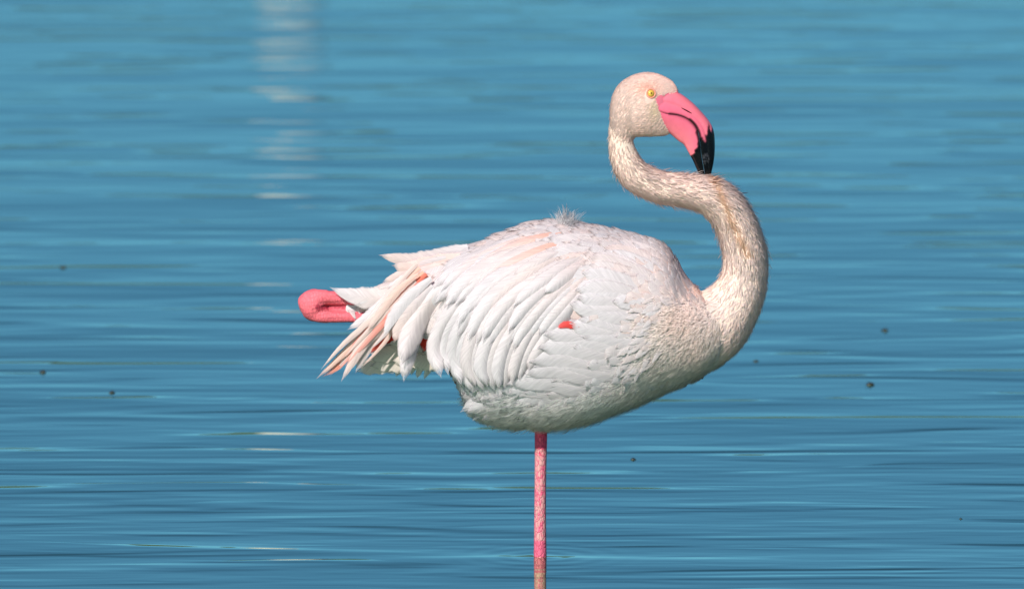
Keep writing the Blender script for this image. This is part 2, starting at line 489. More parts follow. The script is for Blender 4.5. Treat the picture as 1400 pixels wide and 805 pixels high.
def build_body():
    V = np.vstack(parts_V)
    me = bpy.data.meshes.new('raw_body')
    me.from_pydata([tuple(v) for v in V], [], parts_F)
    me.update()
    o = bpy.data.objects.new('raw_body', me)
    COL.objects.link(o)
    r = o.modifiers.new('r', 'REMESH'); r.mode = 'VOXEL'; r.voxel_size = 0.0026; r.adaptivity = 0
    s = o.modifiers.new('s', 'SMOOTH'); s.iterations = 4; s.factor = 0.5
    dg = bpy.context.evaluated_depsgraph_get()
    dg.update()
    res = bpy.data.meshes.new_from_object(o.evaluated_get(dg))
    bpy.data.objects.remove(o)
    bpy.data.meshes.remove(me)
    return res
body_me = build_body()
body_me.name = 'body'
nv = len(body_me.vertices)
BV = np.empty(nv * 3, np.float32); body_me.vertices.foreach_get('co', BV); BV = BV.reshape(-1, 3).astype(float)
BN = np.empty(nv * 3, np.float32); body_me.vertices.foreach_get('normal', BN); BN = BN.reshape(-1, 3).astype(float)
body_me.polygons.foreach_set('use_smooth', np.ones(len(body_me.polygons), bool))
SX = BV[:, 0] / PX + 700                      # side-view position in photo pixels (no perspective)
_z0 = at(700, 402.5).z
SY = 402.5 - (BV[:, 2] - _z0) / PX
PINK, DEEP = lin(236, 104, 134), lin(232, 66, 96)
WHITE, CREAM = lin(232, 226, 222), lin(238, 214, 196)
on_leg = (SY > 583) & (np.abs(SX - 739) < 40) | (SY > 700)
on_fold = (SX < 520) & (SX < 505 + 0 * SY) & (np.hypot(SX - 440, SY - 418) < 75)
bcol = np.tile(WHITE * 0.92, (nv, 1))
near_neck = np.min(np.hypot(SX[:, None] - NECK_S[None, :88, 0], SY[:, None] - NECK_S[None, :88, 1]) / (NECK_S[None, :88, 2] * 1.25), axis=1)
bcol[near_neck < 1] = CREAM
head_m = np.hypot(SX - 880, SY - 143) < 52
bcol[head_m] = lin(240, 205, 190)
bcol[on_leg] = PINK
bcol[on_fold] = lin(246, 112, 124)
kn = on_leg & (SY < 622)
bcol[kn] = lin(236, 70, 110)
scab = np.zeros(nv); scab[on_leg & (SY > 612) & (SY < 740)] = 0.75
scab[on_leg & (SY > 775)] = 0.3
scab[on_fold] = 0.05
bare = (on_leg | on_fold).astype(float)
bare[on_fold] = .65
bcol[on_fold & (np.abs(SY - 416.5) < 3.5) & (SX > 432)] = lin(196, 62, 84)
lore_m = (SX > np.interp(SY, [96, 122, 127, 133, 147, 160, 170, 184, 195], [940, 929, 901, 898, 902, 907, 912, 920, 922]) - 3) & head_m
bcol[lore_m] = lin(240, 120, 142)
cw = np.exp(-((SX - 440) / 22) ** 2) * np.exp(-((SY - 417) / 11) ** 2) * on_fold
cr_ = np.maximum(0, np.sin((SY - 416) * 1.15 + 1.6 * np.sin(SX * .16) + .35 * (SX - 440) * .4)) ** 2 * cw
ln_ = on_fold * np.maximum(0, np.sin(SY * .85 + .04 * SX)) ** 4 * (SX > 448)
bcol = bcol * (1 - np.clip(.5 * cr_ + .22 * ln_, 0, .6))[:, None]
BV2 = BV - BN * (0.0016 * cr_ + .0007 * ln_)[:, None]
body_me.vertices.foreach_set('co', BV2.astype(np.float32).ravel()); body_me.update()
for nm, val in (('scab', scab), ('bare', bare)):
    a = body_me.attributes.new(nm, 'FLOAT', 'POINT'); a.data.foreach_set('value', val.astype(np.float32))
a = body_me.attributes.new('Col', 'FLOAT_COLOR', 'POINT')
c4 = np.ones((nv, 4), np.float32); c4[:, :3] = bcol; a.data.foreach_set('color', c4.ravel())
body_me.materials.clear()
body = link('body', body_me, M_BODY, bird)
body['label'] = 'one standing pink leg, folded pink ankle and pale body'
tris = []
BF = [tuple(p.vertices) for p in body_me.polygons]
BVH = BVHTree.FromPolygons([tuple(v) for v in BV], BF)

# ------------------------------------------------------------------ bill
def bez(P, n):
    return catmull(P, n)
NB = 90
CUL = bez([(902, 126), (914, 124), (928, 127), (945, 139), (959, 153), (970, 166.5), (976, 180), (977.5, 200), (976, 220), (972, 239)], NB)
MOU = bez([(891, 147), (901, 150), (911, 153.5), (926, 155.5), (939, 160.5), (949, 169.5), (954.5, 181), (957, 195), (959, 212), (963.5, 238)], NB)
LOW = bez([(899, 160), (903, 168), (909, 176), (918, 184.5), (928, 193), (935, 198), (941, 208), (947, 219), (951, 228), (955, 237)], NB)
HW = np.interp(np.linspace(0, 1, NB), [0, 0.1, 0.22, 0.45, 0.65, 0.85, 1.0], [22, 22, 20, 16, 13, 9.5, 5.5])
PK, PK2, BLK = lin(243, 108, 136), lin(250, 132, 140), lin(14, 14, 17)
def seg_d(p, line):
    d = np.hypot(line[:, 0] - p[0], line[:, 1] - p[1]); i = int(np.argmin(d))
    return d[i], i
def bill_half(outer, inner, w_in, upper):
    K = 45
    V, C = [], []
    for i in range(NB):
        o_, m_ = outer[i], inner[i]
        for k in range(K):
            a = -math.pi / 2 + math.pi * k / (K - 1)
            fr = math.cos(a)                      # 0 on the mouth line, 1 on the ridge
            w = math.sin(a)
            f2 = fr ** 0.85
            q = m_ + (o_ - m_) * f2
            sw = math.copysign(abs(w) ** 0.8, w) * HW[i] * w_in
            if upper:   # a shallow groove along the side of the upper half
                sw *= 1 - 0.10 * math.exp(-((f2 - 0.45) / 0.10) ** 2)
            V.append((q[0], q[1], sw))
            dm = math.hypot(*(q - m_))
            c = PK * (1 - fr) + PK2 * fr
            t = i / (NB - 1)
            if upper:
                edge = 169 + 0.5 * 0 + max(0.0, (975 - q[0])) * 1.0 + 7 * math.sin(q[0] * 0.9)
                black = q[1] > edge and q[0] > 964 or q[1] > 196
                if 964 >= q[0] > 955 and q[1] > 182 + (q[0] - 957) * 1.6: black = True
            else:
                bx = 958.5 - max(0.0, (q[1] - 196)) * 0.54
                black = (q[1] > 190 and q[0] > bx - 4 + 1.5 * math.sin(q[1] * .7)) or q[1] > 222
            if 0.17 < t and dm < np.interp(t, [0.17, 0.3, 0.5, 0.62], [0.9, 1.6, 2.6, 4.0]):
                black = True
            if black:
                c = BLK
                if math.hypot(q[0] - 965, (q[1] - 216) * .7) < 5 and random.random() < .22: c = lin(78, 78, 84)
            elif upper and f2 > 0.5: c = c * np.array((1.0, 0.95, 1.0))
            C.append(c)
    V = np.array(V)
    # soften the colour boundary by two vertices
    C = np.array(C).reshape(NB, K, 3)
    for _ in range(1):
        Cp = np.pad(C, ((1, 1), (1, 1), (0, 0)), mode='edge')
        C = .5 * C + .125 * (Cp[:-2, 1:-1] + Cp[2:, 1:-1] + Cp[1:-1, :-2] + Cp[1:-1, 2:])
    W = np.array([at(v[0], v[1], 0)[:] for v in V]); W[:, 1] += V[:, 2] * PX
    F = []
    for i in range(NB - 1):
        for k in range(K - 1):
            F.append((i * K + k, i * K + k + 1, (i + 1) * K + k + 1, (i + 1) * K + k))
        F.append((i * K + K - 1, i * K, (i + 1) * K, (i + 1) * K + K - 1))   # inner face along the mouth
    me = bpy.data.meshes.new('bill')
    me.from_pydata([tuple(p) for p in W], [], F + [tuple(range((NB - 1) * K, NB * K))])
    at_ = me.attributes.new('Col', 'FLOAT_COLOR', 'POINT')
    c4 = np.ones((NB * K, 4), np.float32); c4[:, :3] = C.reshape(-1, 3); at_.data.foreach_set('color', c4.ravel())
    me.polygons.foreach_set('use_smooth', np.ones(len(me.polygons), bool))
    bm = bmesh.new(); bm.from_mesh(me); bmesh.ops.recalc_face_normals(bm, faces=bm.faces); bm.to_mesh(me); bm.free()
    return me
gap = 0.25
dirn = LOW - MOU; dirn = dirn / np.linalg.norm(dirn, axis=1)[:, None]
MU = MOU - dirn * gap * 0.5
ML = MOU + dirn * gap
upper = link('upper_bill', bill_half(CUL, MU, 1.0, True), M_BILL, bird)
upper['label'] = 'pink upper bill with black hooked tip'
lower = link('lower_bill', bill_half(LOW, ML, 0.93, False), M_BILL, bird)
lower['label'] = 'pink lower bill with black tip'
BILL_BVH = BVHTree.FromPolygons([tuple(v.co) for v in upper.data.vertices], [tuple(p.vertices) for p in upper.data.polygons])

def cast(bvh, px, py):
    d = ray(px, py).normalized()
    loc, n, i, dist = bvh.ray_cast(CAM, d)
    return loc, n

def ellipsoid(center, axes, nu=20, nv_=12):
    V, F = [], []
    for i in range(nv_ + 1):
        th = math.pi * i / nv_
        for k in range(nu):
            ph = 2 * math.pi * k / nu
            p = Vector(center) + Vector(axes[0]) * math.sin(th) * math.cos(ph) + Vector(axes[1]) * math.sin(th) * math.sin(ph) + Vector(axes[2]) * math.cos(th)
            V.append(p[:])
    for i in range(nv_):
        for k in range(nu):
            F.append((i * nu + k, i * nu + (k + 1) % nu, (i + 1) * nu + (k + 1) % nu, (i + 1) * nu + k))
    return V, F

# nostril slit on the near side and its mirror on the far side
loc, n = cast(BILL_BVH, 938.5, 151.5)
a, b = cast(BILL_BVH, 931, 147.5)[0], cast(BILL_BVH, 946, 155.5)[0]
ax = (b - a) / 2
side = ax.normalized().cross(n) * 0.0011
for sgn in (1, -1):
    V, F = ellipsoid((a + b) / 2 + n * 0.0002, (ax, side, n * 0.0008), 16, 8)
    V = np.array(V); V[:, 1] *= sgn
    me = mesh_from('nostril', V, F, np.tile(lin(60, 14, 24), (len(V), 1)))
    link('nostril', me, M_BILL, upper)

# eyes
def build_eye():
    loc, n = cast(BVH, 890, 128)
    n = (n + Vector((0.05, -0.6, 0.1))).normalized()
    t1 = Vector((1, 0, 0)); t1 = (t1 - n * t1.dot(n)).normalized(); t2 = n.cross(t1)
    r = 5.6 * PX
    c = loc + n * (-0.0022)
    for sgn in (1, -1):
        V, F = ellipsoid(c, (t1 * r, t2 * r, n * 0.0056), 28, 16)
        V = np.array(V)
        C = []
        for v in V:
            d = Vector(v) - c
            q = math.hypot(d.dot(t1), d.dot(t2)) / r
            C.append(lin(222, 182, 78) if q < 0.72 else lin(222, 170, 110))
        V[:, 1] *= sgn
        e = link('eye', mesh_from('eye', V, F, np.array(C)), M_EYE, bird)
        V, F = ellipsoid(c + n * 0.0049, (t1 * r * 0.24, t2 * r * 0.24, n * 0.0011), 16, 8)
        V = np.array(V); V[:, 1] *= sgn
        link('pupil', mesh_from('pupil', V, F, np.tile(lin(24, 30, 10), (len(V), 1))), M_EYE, e)
        # bare eyelid ring
        V, F = [], []
        for i in range(32):
            a = 2 * math.pi * i / 32
            for k in range(8):
                b2 = 2 * math.pi * k / 8
                rr = r * 1.08 + 0.0012 * math.cos(b2)
                p = c + n * (0.0024 + 0.0012 * math.sin(b2)) + t1 * rr * math.cos(a) + t2 * rr * math.sin(a)
                V.append((p.x, p.y * sgn, p.z))
                F.append((i * 8 + k, i * 8 + (k + 1) % 8, ((i + 1) % 32) * 8 + (k + 1) % 8, ((i + 1) % 32) * 8 + k))
        link('eyelid', mesh_from('eyelid', V, F, np.tile(lin(244, 164, 140), (len(V), 1))), M_EYE, e)
build_eye()

# ------------------------------------------------------------------ feathers
def surf(px, py):
    """near-side surface point and normal behind a photo position, or None"""
    d = ray(px, py).normalized()
    loc, n, i, dist = BVH.ray_cast(CAM, d)
    return (np.array(loc), np.array(n)) if loc is not None else None

def width_profile(t, tip=0.72, root=0.35, sharp=1.0):
    w = np.where(t < tip, root + (1 - root) * np.sin(np.clip(t / tip, 0, 1) * math.pi / 2) ** 0.8,
                 np.sqrt(np.maximum(1 - ((t - tip) / (1 - tip)) ** 2, 0.0)) ** sharp)
    return np.maximum(w, 0.03)

def blade(P, Nn, hw, c0, c1, camber=0.25, ragged=0.06, roll=0.0, tip=0.7, root=0.4, sharp=1.0, M=7, edge=None, seed=0):
    """one feather vane along points P with up-vectors Nn; returns V, F, C, UV"""
    n = len(P)
    T = nrm(np.gradient(P, axis=0))
    Nn = nrm(Nn - (Nn * T).sum(1)[:, None] * T)
    B = np.cross(T, Nn)
    t = np.linspace(0, 1, n)
    w = width_profile(t, tip, root, sharp) * hw
    us = np.linspace(-1, 1, M)
    r = np.random.default_rng(seed)
    jit = 1 + ragged * r.standard_normal((n, 2))
    V = np.empty((n, M, 3)); C = np.empty((n, M, 3)); UV = np.empty((n, M, 2))
    for j, u in enumerate(us):
        j2 = jit[:, 0] if u < 0 else jit[:, 1]
        ww = w * (1 + (j2 - 1) * abs(u) ** 3)
        # vane sweeps forward to the tip at the margins
        back = -0.55 * hw * abs(u) ** 1.5 * np.clip(t, 0.0, 1) * (1 - 0.5 * t)
        V[:, j] = P + B * (u * ww)[:, None] + Nn * ((-camber * u * u * ww) + (roll * u * ww) + (0.05 * hw if u == 0 else 0))[:, None] + T * back[:, None]
        cc = c0[None] * (1 - t)[:, None] + c1[None] * t[:, None]
        if edge is not None:
            cc = cc * (1 - abs(u) ** 4) + edge[None] * abs(u) ** 4
        C[:, j] = cc
        UV[:, j, 0] = u; UV[:, j, 1] = t
    idx = np.arange(n * M).reshape(n, M)
    F = np.stack([idx[:-1, :-1], idx[:-1, 1:], idx[1:, 1:], idx[1:, :-1]], -1).reshape(-1, 4)
    return V.reshape(-1, 3), F, C.reshape(-1, 3), UV.reshape(-1, 2)

W0 = lin(217, 207, 209); W1 = lin(226, 218, 220); PALE = lin(232, 206, 198); PEACH = lin(246, 190, 166); SALMON = lin(242, 128, 108)
RED = lin(222, 52, 34); GREY = lin(206, 202, 202); OLIVE = lin(222, 206, 188)
feather_objs = 0
def soften(me, Nn, keep=1.0):
    n = len(me.vertices)
    vn = np.empty(n * 3, np.float32); me.vertices.foreach_get('normal', vn); vn = vn.reshape(-1, 3)
    sg = np.sign((vn * Nn).sum(1, keepdims=True)); sg[sg == 0] = 1
    me.normals_split_custom_set_from_vertices(nrm(vn * sg * keep + Nn).astype(np.float32))

def lay(path, hw, c0=W0, c1=W1, off=0.004, off1=None, y=None, ymax=None, flat=0.5, hump=0.0, soft=0.35, inside=False, name='wing_feather', n=16, mirror=True, **kw):
    """a single feather object laid along photo-plane control points over the near flank"""
    global feather_objs
    S = catmull(path, n)
    if inside:                       # keep to the part of the path that lies on the body
        D_ = catmull(path, 40)
        hit = [k for k in range(40) if surf(*D_[k, :2]) is not None and surf(D_[k, 0], D_[k, 1] - 9) is not None and surf(D_[k, 0], D_[k, 1] + 7) is not None]
        if len(hit) < 24: return None
        S = catmull([tuple(D_[k]) for k in np.linspace(hit[0], hit[-1], 6).astype(int)], n)
    P = np.empty((n, 3)); NN = np.empty((n, 3)); ok = np.zeros(n, bool)
    if y is None:
        for i in range(n):
            h = surf(*S[i, :2])
            if h is not None and h[0][1] < 0.2:
                P[i], NN[i], ok[i] = h[0], h[1], True
        if ok.any():
            ys = np.interp(np.arange(n), np.where(ok)[0], P[ok, 1])
            lastok = np.where(ok)[0][-1]
            for k in range(3):
                NN[:, k] = np.interp(np.arange(n), np.where(ok)[0], NN[ok, k])
        else:
            ys = np.full(n, -0.03); NN[:] = (0, -1, 0)
        if ymax is not None: ys = np.minimum(ys, np.interp(np.linspace(0, 1, n), [0, .45, 1], [0.05, ymax * .75, ymax]))
        ys = np.convolve(np.pad(ys, 2, mode='edge'), np.ones(5) / 5, 'valid')
    else:
        ys = np.interp(np.linspace(0, 1, n), np.linspace(0, 1, len(y)), y)
        NN[:] = (0, -1, 0.12)
    if off1 is None: off1 = off
    offs = np.linspace(off, off1, n) + hump * np.sin(np.linspace(0, 1, n) * math.pi)
    NN = nrm(NN)
    NN = nrm(NN + np.array((0, -flat, 0)))
    for i in range(n):
        P[i] = np.array(at(S[i, 0], S[i, 1], ys[i])) + np.array((0, -1, 0)) * offs[i] * 1.0
    V, F, C, UV = blade(P, NN, hw * PX, np.asarray(c0), np.asarray(c1), seed=int(rng.integers(1e9)), **kw)
    me = mesh_from(name, V, F, C, UV)
    if soft: soften(me, np.repeat(NN[:, None, :], len(V) // n, 1).reshape(-1, 3) * soft)
    o = link(name, me, M_FEATHER, bird)
    feather_objs += 1
    if mirror:
        m = o.copy(); COL.objects.link(m)
        m.scale = (1, -1, 1)
    return o

# --- wing fan: guides from the shoulder to the drooping tips
G = [
 [(775, 300), (720, 305), (680, 316), (640, 331), (600, 348), (566, 366)],
 [(780, 306), (720, 318), (670, 337), (620, 366), (575, 408), (536, 468)],
 [(785, 314), (720, 330), (660, 354), (605, 395), (566, 450), (552, 521)],
 [(790, 322), (725, 344), (665, 376), (617, 425), (592, 475), (603, 514)],
 [(796, 332), (738, 358), (682, 394), (643, 443), (629, 492), (646, 537)],
 [(802, 342), (752, 372), (700, 410), (664, 457), (650, 500), (664, 532)],
 [(808, 352), (765, 384), (722, 422), (692, 465), (680, 502), (681, 534)],
 [(816, 362), (782, 395), (748, 430), (720, 466), (706, 500), (700, 528)],
 [(826, 372), (798, 404), (770, 436), (748, 466), (732, 490), (722, 510)],
]
GS = np.array([catmull(g, 60) for g in G])
def guide(g, t0, t1, n=7, jitter=0.0):
    g = min(max(g, 0), len(G) - 1)
    i = min(int(g), len(G) - 2); f = g - i
    L = GS[i] * (1 - f) + GS[i + 1] * f
    k = np.linspace(t0, t1, n) * 59
    out = np.stack([np.interp(k, np.arange(60), L[:, 0]), np.interp(k, np.arange(60), L[:, 1])], 1)
    return [tuple(p) for p in out]
def mixc(a, b, f): return a * (1 - f) + b * f

# tertials: the lowest, longest row
tert = [(1.3, .96), (1.68, .98), (2.0, 1.0), (3.02, 1.0), (3.35, .96), (3.72, .98), (4.1, 1.0), (4.5, .97), (4.88, 1.0), (5.3, .98), (5.7, 1.0), (6.1, .99), (6.5, 1.0), (6.95, .98), (7.4, .99), (7.9, .97)]
for i, (g, e) in enumerate(tert):
    c = mixc(W0, PALE, random.random() * 0.6)
    if g < 1.8: c = mixc(W0, PALE, 0.8)
    lay(guide(g, .36, e), random.uniform(13.5, 17) if not 1.9 < g < 3.1 else 13, c, mixc(W1, PALE, random.random() * 0.3), off=0.006 + 0.0006 * (i % 3), off1=(0.019 + 0.006 * (i % 2)) * float(np.interp(g, [5.5, 7.8], [1, .45])),
        camber=0.62, roll=0.2, soft=0, tip=0.74, root=0.6, sharp=1.15, ragged=0.018, ymax=-0.088 if g > 1.6 else None, flat=1.2, n=22, name='wing_feather', mirror=(i % 2 == 0))
# greater coverts over them, long and slender
for i, g in enumerate(np.arange(0.6, 8.0, 0.40)):
    c = mixc(W0, PALE, random.random() * 0.7)
    if i in (3, 10): c = PEACH * 0.6 + W0 * 0.4
    e = random.uniform(.56, .80) if not 2.0 < g < 3.0 else .66
    lay(guide(g + random.uniform(-.12, .12), random.uniform(.05, .16), e), random.uniform(12.5, 16.5), c, W1, off=0.005, off1=(0.0185 + 0.005 * (i % 2)) * float(np.interp(g, [5.0, 7.5], [1, .42])), hump=.003,
        camber=0.5, roll=0.16, soft=0, tip=0.62, root=0.3, sharp=1.25, ragged=0.018, ymax=-0.083 if g > 1.9 else None, flat=1.0 if g > 1.5 else .5, n=20, mirror=(i % 2 == 0))
# middle coverts
for i, g in enumerate(np.arange(0.7, 7.9, 0.40)):
    c = mixc(W0, PALE, random.random())
    if i in (2, 3, 6): c = mixc(PEACH, SALMON, 0.2)
    e = random.uniform(.34, .66)
    lay(guide(g + random.uniform(-.12, .12), .0, e), random.uniform(10, 13), c, mixc(W1, PALE, random.random() * .5), off=0.004, off1=(0.0175 + 0.003 * (i % 2)) * float(np.interp(g, [5.0, 7.5], [1, .42])), hump=.004 * float(np.interp(g, [5.0, 7.5], [1, .3])), soft=0,
        camber=0.4, roll=0.06, tip=0.55, root=0.25, sharp=1.3, ragged=.02, mirror=(i % 2 == 0))

# --- tail end, individually laid
Y0 = -0.035
lay([(575, 402), (540, 405), (505, 407), (475, 402), (450, 392)], 17, PALE, W1, y=[-.055, -.05, -.047, -.044], name='tail_feather', camber=.2, tip=.35, root=.8, sharp=1.6, mirror=False)
lay([(575, 398), (540, 402), (510, 408), (486, 416)], 13, PALE, W1, y=[-.055, -.05, -.046], name='tail_feather', camber=.2, tip=.5, root=.8, mirror=False)
for k, (dx, dy, w, ca, cb, e) in enumerate([(0, 0, 6.5, PEACH, mixc(PALE, PEACH, .4), 1.0), (6, 6, 5.5, mixc(PEACH, SALMON, .6), PEACH, .9), (-6, -6, 6, mixc(PALE, PEACH, .6), PALE, .86), (12, 10, 5, SALMON, PEACH, .8), (-10, -12, 5, PALE, W1, .7), (3, 2, 5, SALMON, PEACH, .78)]):
    full = catmull([(580, 372), (545, 405), (508, 446), (468, 485), (432, 518)], 40)[:int(40 * e)]
    lay([tuple(full[q] + np.array((dx, dy)) * (1 - q / 40)) for q in np.linspace(0, len(full) - 1, 6).astype(int)], w, ca, cb, y=[-.07 - .001 * k, -.07 - .001 * k, -.066 - .001 * k, -.06], name='tail_feather', tip=.5, root=.5, sharp=1.5, ragged=.1, mirror=False)
lay([(570, 385), (530, 425), (495, 462), (462, 500), (440, 515)], 9, SALMON, mixc(PEACH, SALMON, .5), y=[-.066, -.064, -.06, -.056], name='tail_feather', tip=.5, sharp=1.4, mirror=False)
lay([(575, 395), (535, 432), (502, 462), (482, 494), (466, 522)], 9, PALE, PALE, y=[-.075, -.074, -.07, -.066], name='tail_feather', tip=.5, sharp=1.5, mirror=False)
lay([(570, 402), (538, 438), (510, 465), (494, 490), (486, 510)], 9, PALE, mixc(PALE, GREY, .3), y=[-.07, -.068, -.064, -.06], name='tail_feather', tip=.5, sharp=1.3, mirror=False)
lay([(565, 380), (530, 410), (500, 435), (474, 451)], 9, W1, W1, y=[-.06, -.06, -.056, -.05], name='tail_feather', tip=.5, sharp=1.3, mirror=False)
lay([(560, 388), (525, 422), (500, 450), (478, 470)], 9, PALE, PALE, y=[-.064, -.066, -.062, -.06], name='tail_feather', tip=.5, sharp=1.3, mirror=False)
lay([(572, 374), (545, 396), (522, 424), (502, 452)], 6, mixc(PEACH, PALE, .5), PALE, y=[-.08, -.08, -.078, -.076], name='tail_feather', tip=.55, edge=PALE, mirror=False)
lay([(565, 410), (540, 440), (520, 462), (507, 483)], 12, RED, mixc(RED, SALMON, .45), y=[-.07, -.068, -.066, -.062], name='tail_feather', tip=.5, sharp=1.2, mirror=False)
lay([(580, 415), (555, 440), (535, 458), (522, 472)], 13, RED, RED, y=[-.06, -.058, -.056, -.052], name='tail_feather', tip=.5, sharp=1.2, mirror=False)
lay([(590, 380), (560, 405), (538, 432), (524, 460)], 9, W1, W1, y=[-.09, -.09, -.088, -.086], name='tail_feather', tip=.55, sharp=1.3, mirror=False)
lay([(592, 390), (566, 418), (548, 445), (538, 469)], 9.5, W0, PALE, y=[-.088, -.09, -.088, -.084], name='tail_feather', tip=.7, mirror=False)
for k, (a, b) in enumerate([((612, 420), (578, 482)), ((622, 432), (588, 484)), ((640, 450), (628, 500)), ((600, 430), (566, 474))]):
    lay([a, ((a[0] + b[0]) / 2 - 4, (a[1] + b[1]) / 2), b], 13, RED, RED * 0.9, y=[-.072, -.07, -.066], name='wing_feather', tip=.55, mirror=True)
for k in range(11):
    f_ = k / 10
    tx, ty = 436 + 62 * f_ + random.uniform(-5, 5), 512 - 10 * f_ + random.uniform(-8, 8)
    if k % 2: tx, ty = tx + 18, ty - 16
    ca = random.choice([PALE, PEACH, SALMON, mixc(PALE, PEACH, .5), W0])
    lay([(566 + 10 * f_, 378 + 22 * f_), (530 + 12 * f_, 418 + 16 * f_), (tx + 34, ty - 38), (tx, ty)], random.uniform(3.2, 5.2), ca, mixc(ca, PALE, .6), y=[-.076, -.076, -.073 + .004 * (k % 3), -.066 + .006 * (k % 3)], name='tail_feather', tip=.42, root=.5, sharp=1.7, ragged=.08, mirror=False)
# undertail coverts, pale olive white
for k, (a, b, w) in enumerate([((590, 470), (486, 508), 15), ((600, 478), (505, 500), 14), ((600, 462), (500, 490), 14), ((615, 485), (535, 492), 12), ((610, 490), (556, 490), 12)]):
    lay([a, ((a[0] + b[0]) / 2, (a[1] + b[1]) / 2 + 4), b], w, OLIVE, mixc(OLIVE, W0, .4), y=[-.03 - .006 * k, -.026 - .006 * k, -.02 - .006 * k], name='tail_feather', tip=.5, sharp=1.2, ragged=.12, mirror=True)
for k in range(7):
    x = 540 + k * 9 + random.uniform(-3, 3)
    lay([(x + 16, 478), (x + 8, 495), (x + random.uniform(-4, 3), random.uniform(508, 523))], 5.5, GREY, GREY, y=[-.02, -.012, 0], name='tail_feather', tip=.5, ragged=.2, n=9, M=5, mirror=False)
# two feather tips standing off the rump
lay([(640, 338), (600, 350), (562, 356), (517, 348)], 12, W0, PALE, y=[-.03, -.03, -.035, -.04], name='wing_feather', tip=.45, sharp=1.5, mirror=False)
lay([(630, 350), (590, 360), (560, 366), (535, 362)], 12, PALE, PALE, y=[-.045, -.045, -.045, -.045], name='wing_feather', tip=.5, mirror=False)
lay([(610, 352), (572, 364), (545, 376), (522, 386)], 8, W0, PALE, y=[-.045, -.045, -.045, -.045], name='wing_feather', tip=.5, sharp=1.3, mirror=False)
lay([(610, 360), (575, 372), (548, 384), (528, 394)], 8, PALE, W1, y=[-.05, -.05, -.05, -.05], name='wing_feather', tip=.5, mirror=False)

# ------------------------------------------------------------------ contour plumage
# photo x, y, direction, length, width, loose (0 vane, 1 fluffy), pinkness
CP = np.array([
 (942, 378, -.55, -.83, 30, 13, .25, .35), (912, 338, -.75, -.65, 36, 15, .1, .25), (870, 322, -1, -.15, 40, 17, .1, .2), (885, 375, -.85, -.5, 40, 17, .2, .5),
 (835, 350, -1, .05, 44, 19, .1, .4), (800, 316, -1, .1, 44, 18, .1, .3), (760, 310, -1, .2, 46, 18, .1, .4), (700, 330, -1, .35, 50, 16, 0, .4),
 (780, 362, -1, .4, 46, 18, .1, .3), (740, 400, -.7, .7, 46, 16, .2, .2), (700, 440, -.4, .9, 46, 15, .3, .2), (640, 420, -.35, .9, 50, 16, .1, .3),
 (600, 380, -.6, .8, 50, 16, 0, .4), (840, 400, -1, .2, 46, 20, .2, .5), (850, 440, -1, -.1, 50, 22, .2, .25), (800, 425, -1, -.15, 54, 24, .1, .1),
 (800, 470, -1, -.22, 58, 25, .1, .0), (760, 470, -1, -.25, 58, 25, .1, .0), (800, 505, -1, .0, 54, 22, .3, .0), (750, 520, -.97, .2, 52, 20, .3, .0),
 (700, 550, -.85, .5, 42, 14, .7, .0), (760, 555, -.9, .4, 36, 12, .8, .0), (820, 545, -.9, .4, 32, 11, .8, .0), (860, 500, -.95, .2, 44, 17, .5, .1),
 (870, 465, -.95, .15, 36, 15, .6, .3), (885, 425, -1, .1, 26, 11, .8, .6), (900, 480, -.85, .5, 22, 9, 1, .5), (885, 525, -.65, .75, 24, 9, 1, .3),
 (930, 430, -.95, .3, 20, 9, 1, .8), (950, 470, -.85, .5, 17, 8, 1, .7), (930, 510, -.75, .6, 19, 8, 1, .4), (850, 560, -.9, .3, 26, 10, 1, .1),
 (640, 545, -.6, .8, 34, 10, .8, .0), (650, 510, -.5, .85, 34, 10, .6, .0), (560, 440, -.8, .5, 34, 13, .2, .2), (530, 430, -1, .2, 30, 12, .2, .2),
 (990, 440, -.7, .7, 15, 7, 1, .6), (980, 480, -.8, .6, 16, 7, 1, .35)], float)
def field(x, y):
    d2 = (CP[:, 0] - x) ** 2 + (CP[:, 1] - y) ** 2 + 60
    w = 1 / d2 ** 1.6
    return (w[:, None] * CP[:, 2:]).sum(0) / w.sum()

def poisson(idx, spacing_fn, order):
    """thin surface vertices so that neighbours stay a spacing apart (metres)"""
    cell = 0.006
    grid = {}
    keep = []
    for i in order:
        p = BV[i]; s = spacing_fn(i)
        k = (int(p[0] // cell), int(p[1] // cell), int(p[2] // cell))
        r = int(s // cell) + 1
        ok = True
        for dx in range(-r, r + 1):
            for dy in range(-r, r + 1):
                for dz in range(-r, r + 1):
                    for j in grid.get((k[0] + dx, k[1] + dy, k[2] + dz), ()):
                        if (BV[j][0] - p[0]) ** 2 + (BV[j][1] - p[1]) ** 2 + (BV[j][2] - p[2]) ** 2 < s * s:
                            ok = False; break
                    if not ok: break
                if not ok: break
            if not ok: break
        if ok:
            grid.setdefault(k, []).append(i); keep.append(i)
    return keep

torso_m = ~(on_leg | on_fold) & (SY > 292) & ((near_neck > 0.98) | (SX < 985) & (SY > 408)) & (SX > 505) & ~((np.abs(SX - 739) < 15) & (SY > 577))
torso_m &= ~((SX > 945) & (SY < 400))
wing_m = (SX < 745 - np.maximum(SY - 400, 0) * 0.42) & (SY < np.where(SX < 690, 545, 528)) & (SX > 500)
cand = np.where(torso_m)[0]
cand = cand[rng.permutation(len(cand))][:26000]
FLD = {}
def sp(i):
    f = FLD.get(i)
    if f is None:
        f = FLD[i] = field(SX[i], SY[i])
    base = 0.42 * f[3] * PX * (0.9 if f[4] < .5 else 0.75)
    if BV[i][1] > 0.02: base *= 1.35
    return max(base, 0.0042)
keep = poisson(None, sp, list(cand))

